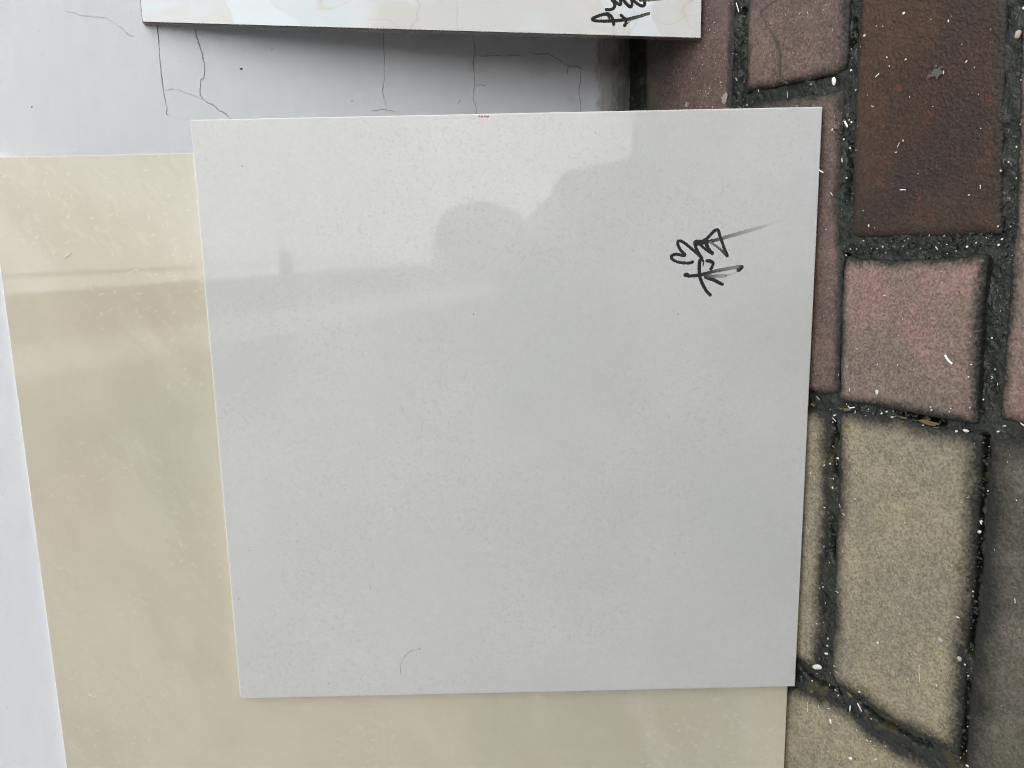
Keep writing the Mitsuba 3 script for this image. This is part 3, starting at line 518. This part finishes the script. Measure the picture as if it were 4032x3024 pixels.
def strokes(key, groups, o, u, v, n, width, paint, base, fades, thin):
    parts = []
    for i, (k, pts) in enumerate(groups.items()):
        p = spline(pts, 9)
        a = np.linspace(0, 1, len(p))
        w = width * thin.get(k, 1.0) * (0.90 + 0.22 * meshkit.noise(np.column_stack([a * 6, a * 0 + i, a * 0]), 4))
        if k in ('s1',):
            w = w * np.interp(a, [0, .7, 1], [1.05, 0.95, 0.55])
        if k in ('s9b', 's6b', 'm10'):
            w = w * np.interp(a, [0, 1], [1, 0.35])
        V, F, t = ribbon(p, w, on_plane(o, u, v, n), 0.00008 + 0.000012 * i)
        lo, hi, amt = fades.get(k, (2, 3, 1))
        ink = np.array(paint)
        mottle = 0.8 + 0.7 * meshkit.noise(np.column_stack([t * 9, np.arange(len(t)) % 3, t * 0 + i]), 6)
        f = np.clip((t - lo) / (hi - lo), 0, 1) * amt
        if k == 's8':
            f = f * np.clip((0.80 - t) / 0.06, 0, 1)
        C = ink * mottle[:, None] * (1 - f[:, None]) + np.array(base) * f[:, None]
        parts.append((V, F, np.clip(C, 0, 1)))
    V, F, C = join(parts)
    return obj(key, trimesh.Trimesh(V, F, process=False), 'ink', color=C, label='black marker handwriting')


GREY_POLY = [(0.0, 0.0), (0.6008, 0.0), (0.6020, 0.5965), (0.6012, 0.5975), (0.5975, 0.5992), (0.0012, 0.5992)]
obj('grey_tile', slab(GREY_POLY, GO, TT, UX, NT, TH), 'grey_ceramic', label='large light grey polished tile over the beige one, with black handwriting at its foot', cat='tile')
strokes('grey_tile__handwriting', DATA['grey_strokes'], GO, TT, UX, NT, 0.0034, (0.022, 0.021, 0.022), (0.535, 0.538, 0.522),
        {'s1': (0.28, 0.86, 1.0), 's2b': (0.2, 1.0, 0.3), 's8': (0.45, 0.68, 0.38), 's9': (0.6, 1.0, 0.6), 's9b': (0.0, 1.0, 0.95)},
        {'s2b': 0.75, 's3': 0.85, 's5': 0.9, 's6b': 0.8, 's7': 0.95, 's9b': 0.22, 's2': 0.95})


def dot(o, u, v, n, q, r, lift, seed):
    g = np.random.default_rng(seed)
    pts = [(q[0] + r * math.cos(a) * (0.6 + 0.7 * g.random()), q[1] + r * math.sin(a) * (0.6 + 0.7 * g.random())) for a in np.linspace(0, 2 * np.pi, 8)[:-1]]
    f = on_plane(o, u, v, n)
    V = np.array([f(q, lift * 3)] + [f(x, lift) for x in pts])
    return trimesh.Trimesh(V, np.array([[0, i + 1, (i + 1) % 7 + 1] for i in range(7)]), process=False)


for k, q in enumerate(DATA['red_dots']):
    obj('grey_tile__red_speck', dot(GO, TT, UX, NT, q, 0.0006 if k < 4 else 0.0010, 0.00012, k), 'red_dot')
for k, q in enumerate(DATA['black_dots']):
    obj('grey_tile__dark_speck', dot(GO, TT, UX, NT, q, 0.00055, 0.00012, 30 + k), 'black_dot')

obj('beige_tile', slab([(0.0056, 0.0288), (0.8054, 0.0288), (0.8054, 0.8288), (0.0056, 0.8288)], BO, TT, UX, NT, TH), 'beige_ceramic',
    label='largest tile, beige with small white flecks, mostly covered by the grey one', cat='tile')
obj('marble_tile', slab([(0.0, 0.0), (0.6024, 0.0), (0.6024, 1.2), (0.0, 1.2)], MF, MT, MV, MN, TH), 'marble_ceramic',
    label='white marble patterned tile leaning at the top of the photo, only one end in view', cat='tile')
strokes('marble_tile__handwriting', DATA['marble_strokes'], MF, MT, MV, MN, 0.0036, (0.014, 0.013, 0.014), (0.62, 0.61, 0.59),
        {'m5': (0.0, 1.0, 0.35), 'm6': (0.75, 1.0, 0.12), 'm10': (0.0, 0.6, 0.6)}, {'m5': 0.6, 'm8': 0.6, 'm10': 0.5, 'm2': 0.95})


# ---------------------------------------------------------------- small things lying about
def rod(a, b, r, flat=0.6, bend=None):
    pts = [a, b] if bend is None else bend
    man = None
    for p, q in zip(pts[:-1], pts[1:]):
        h = m3.Manifold.batch_hull([m3.Manifold.sphere(r, 8).scale([1, 1, flat]).translate(list(map(float, c))) for c in (p, q)])
        man = h if man is None else man + h
    return to_tm(man)


def pebble(c, rx, ry, rz, ang, seed):
    s = trimesh.creation.icosphere(2)
    v = s.vertices * (0.78 + 0.44 * meshkit.noise(s.vertices * 1.6 + seed, seed)[:, None]) * [rx, ry, rz]
    s.vertices = v @ np.array([[math.cos(ang), math.sin(ang), 0], [-math.sin(ang), math.cos(ang), 0], [0, 0, 1]]) + c
    return s


def g3(q, z):
    return np.array([q[0], q[1], z])


B = DATA['bits']


def sliver(key, label, pts, r, z=0.0012, mat='white_plastic', cat='sliver'):
    p = [g3(q, z) for q in pts]
    return obj(key, rod(p[0], p[-1], r, 0.7, p), mat, 30, label=label, cat=cat)


def stone(key, label, ends, wid, z, mat, seed, cat='pebble', hz=0.6):
    a, b = (np.array(q) for q in ends)
    L = np.linalg.norm(b - a) / 2
    ang = math.atan2(*(b - a)[::-1])
    return obj(key, pebble(g3((a + b) / 2, z), max(L, 1e-3), wid, wid * hz, ang, seed), mat, True, label=label, cat=cat)


stone('pebble', 'white oblong pebble in the slanting joint near the top edge of the photo', B['white_pebble'], 0.0022, 0.0005, 'white_plastic', 1)
stone('pebble', 'off white rounded pebble beside the lower right corner of the grey tile', B['round_pebble'], 0.0026, 0.0010, 'white_stone', 2)
stone('pebble', 'dull grey flat pebble on the yellowish paver, in its right half', B['greyp'], 0.0021, 0.0006, 'grey_stone', 3)
stone('pebble', 'pale grey pebble on the right edge of the yellowish paver', B['greyp2'], 0.0022, 0.0006, 'grey_stone', 4)
stone('pebble', 'tan elongated stone chip in the joint at the far top right', B['tan'], 0.0022, 0.0008, 'tan_stone', 5)
stone('pebble', 'pinkish white heart shaped chip on the lower part of the pink paver', B['heart'], 0.0017, 0.0042, 'white_stone', 6, hz=0.35)
stone('pebble', 'small white pebble on the bottom paver below the slanting joint', B['blob'], 0.0015, 0.0006, 'white_plastic', 7)
stone('pebble', 'white triangular chip on the bottom paver near the beige tile', B['tri'], 0.0011, 0.0006, 'white_plastic', 8, hz=0.5)
sliver('sliver', 'largest white sliver, bent, on the pink paver', B['curved'], 0.0010, 0.0048)
sliver('sliver', 'short thick white sliver in the joint right of the grey tile corner', B['shortsl'], 0.0010, 0.0006)
sliver('sliver', 'white sliver touching the right edge of the grey tile', B['edgesl'], 0.0006, 0.0040)
sliver('sliver', 'upright white sliver at the start of the slanting joint above the beige tile foot', B['pairA'], 0.0005, 0.0)
sliver('sliver', 'long leaning white sliver on the slanting joint at the bottom', B['pairB'], 0.0006, 0.0)
sliver('sliver', 'long white sliver in the joint at the top, right of the marble tile', B['topsl'], 0.0006, 0.0)
sliver('sliver', 'white sliver in the dark joint just below the pink paver', B['shortb'], 0.0006, 0.0005)
sliver('sliver', 'thin horizontal white sliver on the dark rust brown paver', B['darksl'], 0.00045, 0.0010)
obj('fibre', rod(None, None, 0.00022, 1.0, [g3(q, 0.0008) for q in spline(B['fibre'], 5)]), 'white_plastic', 30, label='long thin white fibre lying on the yellowish paver', cat='fibre')
fb = on_plane(BO, TT, UX, NT)
b0, b1, b2, b3 = DATA['beige_bits']
obj('sliver', rod(fb(b0, .0006), fb(b1, .0006), 0.0006), 'white_plastic', 30, label='white sliver stuck on the upper left part of the beige tile', cat='sliver')
obj('sliver', rod(fb(b2, .0005), fb(b3, .0005), 0.0005), 'white_plastic', 30, label='white sliver stuck on the lower left part of the beige tile', cat='sliver')
fg = on_plane(GO, TT, UX, NT)
obj('hair', rod(None, None, 0.00016, 1.0, [fg(q, 0.0003) for q in spline(DATA['hair'], 4)]), 'hair_dark', 30, label='short curved dark hair stuck near the lower edge of the grey tile', cat='hair')

grit = []
shapes = [Polygon(v).buffer(-0.004) for v in DATA['pavers'].values()]
names = list(DATA['pavers'])


def top_z(x, y):
    for nme, s in zip(names, shapes):
        if s.contains(Point(x, y)):
            return RISE[nme] + 0.0006
    return -0.0012


for k, (a, b, w) in enumerate(DATA['slivers']):
    a, b = np.array(a), np.array(b)
    L, r = np.linalg.norm(b - a), max(0.39 * w, 0.00028)
    z = top_z(*((a + b) / 2))
    if L > 2.2 * w:
        grit.append(rod(g3(a, z), g3(b, z), r, 0.6))
    else:
        s = trimesh.creation.icosphere(1)
        ang = math.atan2(*(b - a)[::-1])
        v = s.vertices * (0.7 + 0.6 * rng.random((len(s.vertices), 1))) * [max(L / 2, r), r, r * 0.6]
        s.vertices = v @ np.array([[math.cos(ang), math.sin(ang), 0], [-math.sin(ang), math.cos(ang), 0], [0, 0, 1]]) + g3((a + b) / 2, z)
        grit.append(s)


def crumb(x, y, r, z):
    s = trimesh.creation.icosphere(0)
    s.vertices = s.vertices * (0.5 + rng.random((12, 1))) * [r, r * (0.6 + 0.8 * rng.random()), r * 0.5] + [x, y, z]
    return s


joint_lines = [((-0.30, 0.212), (-0.02, 0.212)), ((-0.02, 0.213), (0.02, 0.36)), ((-0.3, 0.362), (0.13, 0.366)), ((0.135, 0.37), (0.13, 0.51)), ((-0.2, 0.52), (0.27, 0.512)),
               ((0.285, 0.36), (0.57, 0.363)), ((0.285, 0.37), (0.27, 0.51)), ((0.28, 0.513), (0.66, 0.514)), ((0.575, 0.37), (0.66, 0.51))]
for _ in range(260):
    (a, b) = joint_lines[int(rng.integers(len(joint_lines)))]
    q = np.array(a) + (np.array(b) - np.array(a)) * rng.random() + rng.normal(0, 0.004, 2)
    grit.append(crumb(q[0], q[1], 0.0003 + 0.0007 * rng.random() ** 2, top_z(*q)))
for _ in range(430):
    x, y = rng.uniform(-0.35, 0.75), rng.uniform(0.16, 0.62)
    if rng.random() < 0.5:
        x, y = rng.normal(-0.12, 0.06), rng.normal(0.155, 0.03)
    if y < 0.05:
        continue
    grit.append(crumb(x, y, 0.00025 + 0.0005 * rng.random() ** 3, top_z(x, y)))
soil = []
for _ in range(2600):
    (a, b) = joint_lines[int(rng.integers(len(joint_lines)))]
    q = np.array(a) + (np.array(b) - np.array(a)) * rng.random() + rng.normal(0, 0.0045, 2)
    if top_z(*q) < 0:
        soil.append(crumb(q[0], q[1], 0.0005 + 0.0013 * rng.random() ** 2, -0.0024 + 0.0012 * rng.random()))
obj('pavement__soil_crumbs', trimesh.util.concatenate(soil), 'soil_mortar', False, kind='stuff')
obj('white_grit', trimesh.util.concatenate(grit), 'grit_stone', False, label='scattered white grit and broken slivers over the pavers and joints', cat='grit', kind='stuff')

# ---------------------------------------------------------------- what the glossy tiles mirror: canopy, cable, low building, photographer
ZC = 7.0


def edge_x(y, a=0.0466, b=-0.0316):
    return 0.142 + a * (ZC + 0.010) + b * (y + 0.449)


def prism(pts, z0, z1):
    return trimesh.creation.extrude_polygon(Polygon(pts), z1 - z0, engine='earcut').apply_translation((0, 0, z0))


Y0, Y1 = 0.02, 40.0
sx = lambda y, o: edge_x(y) + o
obj('canopy', prism([(sx(Y0, .83), Y0), (24, Y0), (24, Y1), (sx(Y1, .83), Y1)], ZC, ZC + 0.3), 'canopy_dark',
    label='dark flat canopy overhead, mirrored as the straight edge across the tiles', cat='canopy')
obj('canopy__edge_beam', prism([(sx(Y0, 0), Y0), (sx(Y0, .48), Y0), (sx(Y1, .48), Y1), (sx(Y1, 0), Y1)], ZC, ZC + 0.3), 'canopy_dark')
q = np.array([[sx(Y0, .481), Y0, ZC + .15], [sx(Y0, .829), Y0, ZC + .15], [sx(Y1, .829), Y1, ZC + .15], [sx(Y1, .481), Y1, ZC + .15]])
obj('canopy__rooflight_panel', (q, np.array([[0, 1, 2], [0, 2, 3]])), 'rooflight')
ca, cb = np.array([0.142 + 0.0172 * (ZC + .01) - 0.0257 * (Y0 + .449), Y0, ZC]), np.array([0.142 + 0.0172 * (ZC + .01) - 0.0257 * (Y1 + .449), Y1, ZC])
obj('cable', trimesh.creation.cylinder(0.018, segment=(ca, cb), sections=12), 'cable_black', True, label='thin dark cable running along the canopy edge, seen mirrored in the tiles', cat='cable')
yb = 7.88
obj('canopy__bracket', prism([(edge_x(yb) - 0.33, yb - .07), (edge_x(yb) + 0.06, yb - .07), (edge_x(yb) + 0.06, yb + .07), (edge_x(yb) - 0.33, yb + .07)], ZC - 0.01, ZC + 0.12), 'cable_black')
obj('low_building', box(-25, 25, 12, 16, -0.03, 3.06), 'building_grey', label='low grey building across the yard, mirrored faintly in the tiles', cat='building')
obj('low_building__coping', box(-25, 25, 11.9, 16.1, 3.063, 3.12), 'canopy_dark')

# the photographer crouches behind the camera; the grey tile mirrors head and shoulders
J = dict(hip=(0.16, 1.66, 0.30), waist=(0.16, 1.58, 0.44), chest=(0.155, 1.46, 0.58), neck=(0.12, 1.385, 0.715), head=(0.068, 1.335, 0.845),
         shl=(-0.030, 1.40, 0.600), shr=(0.330, 1.40, 0.600), ell=(-0.045, 1.24, 0.405), elr=(0.44, 1.20, 0.475), wrl=(0.055, 0.985, 0.545), wrr=(0.245, 0.985, 0.520),
         kl=(-0.04, 1.30, 0.42), kr=(0.36, 1.30, 0.42), al=(0.02, 1.52, 0.09), ar=(0.30, 1.52, 0.09), tl=(-0.01, 1.36, 0.035), tr=(0.33, 1.36, 0.035))
J = {k: np.array(v) for k, v in J.items()}


def chain(spec, grow=0.0):
    man = None
    for bones in spec:
        for (a, ra), (b, rb) in zip(bones[:-1], bones[1:]):
            h = hull([(a, ra + grow), (b, rb + grow)])
            man = h if man is None else man + h
    return man


def finish(man, edge, rounds=8):
    m = to_tm(man.refine_to_length(edge))
    trimesh.smoothing.filter_taubin(m, iterations=rounds)
    return m


torso = [[(J['hip'] + [-.07, 0, 0], .10), (J['waist'] + [-.05, 0, 0], .095), (J['chest'] + [-.07, 0, 0], .10), (J['neck'] + [-.02, .02, -.03], .055)],
         [(J['hip'] + [.07, 0, 0], .10), (J['waist'] + [.05, 0, 0], .095), (J['chest'] + [.07, 0, 0], .10), (J['neck'] + [.03, .02, -.03], .055)],
         [(J['waist'] + [-.05, 0, 0], .095), (J['waist'] + [.05, 0, 0], .095)], [(J['chest'] + [-.07, 0, 0], .10), (J['chest'] + [.07, 0, 0], .10)],
         [(J['shl'], .062), (J['chest'] + [-.05, 0, .04], .085)], [(J['shr'], .062), (J['chest'] + [.05, 0, .04], .085)]]
arms = [[(J['shl'], .060), (J['ell'], .043), (J['wrl'], .028)], [(J['shr'], .060), (J['elr'], .043), (J['wrr'], .028)]]
legs = [[(J['hip'] + [-.09, 0, 0], .095), (J['kl'], .060), (J['al'], .040)], [(J['hip'] + [.09, 0, 0], .095), (J['kr'], .060), (J['ar'], .040)]]
feet = [[(J['al'] + [0, .03, -.04], .036), (J['tl'], .030)], [(J['ar'] + [0, .03, -.04], .036), (J['tr'], .030)]]
hd = J['head']
face = [[(J['neck'] + [0, .03, -.04], .052), (hd + [0.01, .01, -.07], .054)], [(hd + [0, .012, .035], .082), (hd + [0.005, -.018, -.045], .060)], [(hd + [0, .03, .02], .088), (hd + [0, .01, .04], .082)],
        [(hd + [.01, -.045, -.085], .028), (hd + [.005, -.02, -.04], .055)]]
nose = [[(hd + [0, -.078, .005], .009), (hd + [.003, -.092, -.022], .012)]]
ears = [[(hd + [s * .084, .02, .01], .014), (hd + [s * .082, .015, -.022], .012)] for s in (-1, 1)]
lips = [[(hd + [-.018, -.070, -.058], .008), (hd + [.024, -.070, -.060], .008)]]

# phone: held upright along the tile's own upward direction, its lens at the camera's place
e1 = unit(np.cross(CUP, FWD))          # towards the picture's left, the phone's long upper end
pc = CAM - FWD * 0.0095 - e1 * 0.050 + CUP * (-0.022)
h = 0.0035
corners = [pc + e1 * a * (0.073 - h) + CUP * b * (0.036 - h) + FWD * c * 0.0005 for a in (-1, 1) for b in (-1, 1) for c in (-1, 1)]
obj('phone__body', to_tm(hull([(c, h) for c in corners])), 'phone_black', 30)
labels['phone'] = {'label': 'dark phone held in both hands by the crouching photographer', 'category': 'phone'}
for k, (da, db) in enumerate(((0.050, 0.022), (0.028, 0.022))):
    c = pc + e1 * da + CUP * db
    if k == 0:
        continue
    obj('phone__lens', trimesh.creation.cylinder(0.006, segment=(c + FWD * 0.0042, c + FWD * 0.0058), sections=20), 'phone_black', 30)


def hand(wrist, side):
    """Palm beside the phone's lower half; fingers curl behind its back, thumb on its front edge."""
    s = side * CUP
    palm = pc - e1 * 0.030 + s * 0.052 - FWD * 0.018
    out = [[(wrist, .026), (palm - e1 * .030 - FWD * .02, .019), (palm - e1 * .012, .015)], [(palm - e1 * .030 - FWD * .012, .016), (palm + e1 * .022, .013)]]
    for i, L in enumerate((0.92, 1.0, 0.95, 0.78)):
        b = palm + e1 * (0.024 - 0.019 * i)
        k1 = b + FWD * 0.024 * L - s * 0.004
        k2 = k1 + FWD * 0.007 - s * 0.020 * L
        k3 = k2 - FWD * 0.001 - s * 0.015 * L
        out.append([(b, .0095), (k1, .0085), (k2, .0078), (k3, .0068)])
    tb = palm + e1 * .012 - FWD * .008
    out.append([(tb, .012), (tb + e1 * .026 - s * .014 - FWD * .004, .0098), (tb + e1 * .040 - s * .034 - FWD * .001, .0080)])
    return out


hands = hand(J['wrl'], 1) + hand(J['wrr'], -1)
body = finish(chain(torso, -.012) + chain(arms, -.008) + chain(legs, -.010) + chain(feet, -.006) + chain(face) + chain(nose) + chain(ears) + chain(lips) + chain(hands), 0.006, 6)
obj('person__body', body, 'skin', True)
obj('person__jacket', finish(chain(torso, .006) + chain([[(J['shl'], .066), (J['ell'], .050), (J['ell'] + (J['wrl'] - J['ell']) * .86, .038)], [(J['shr'], .066), (J['elr'], .050), (J['elr'] + (J['wrr'] - J['elr']) * .86, .038)]]), 0.012), 'jacket_cloth', True)
obj('person__trousers', finish(chain(legs, .010) + chain([[(J['hip'] + [-.07, 0, -.02], .112), (J['hip'] + [.07, 0, -.02], .112)]]), 0.012), 'trouser_cloth', True)
for a, t in (('al', 'tl'), ('ar', 'tr')):
    obj('person__shoe', finish(hull([(J[a] + [0, .035, -.045], .044), (J[t] + [0, -.01, 0], .035), (J[a] + [0, 0, -.02], .046)]), 0.01, 4), 'shoe_black', True)
hair = hull([(hd + [0, .030, .030], .098), (hd + [0, .010, .050], .090)]) + hull([(hd + [0, .05, -.02], .085), (hd + [0, .03, .03], .096)])
cut = m3.Manifold.cube([0.4, 0.2, 0.3], True).translate([float(hd[0]), float(hd[1] - .145), float(hd[2] - .085)])
hm = finish(hair - cut, 0.008, 5)
hm.vertices += hm.vertex_normals * (0.006 * (meshkit.fbm(hm.vertices * 90, 3) - 0.4))[:, None]
obj('person__hair', hm, 'hair_black', True)
labels['person'] = {'label': 'crouching person in dark jacket, seen only as the silhouette mirrored in the grey tile', 'category': 'person'}
for k in ('pavement',):
    labels[k] = {'kind': 'structure'}
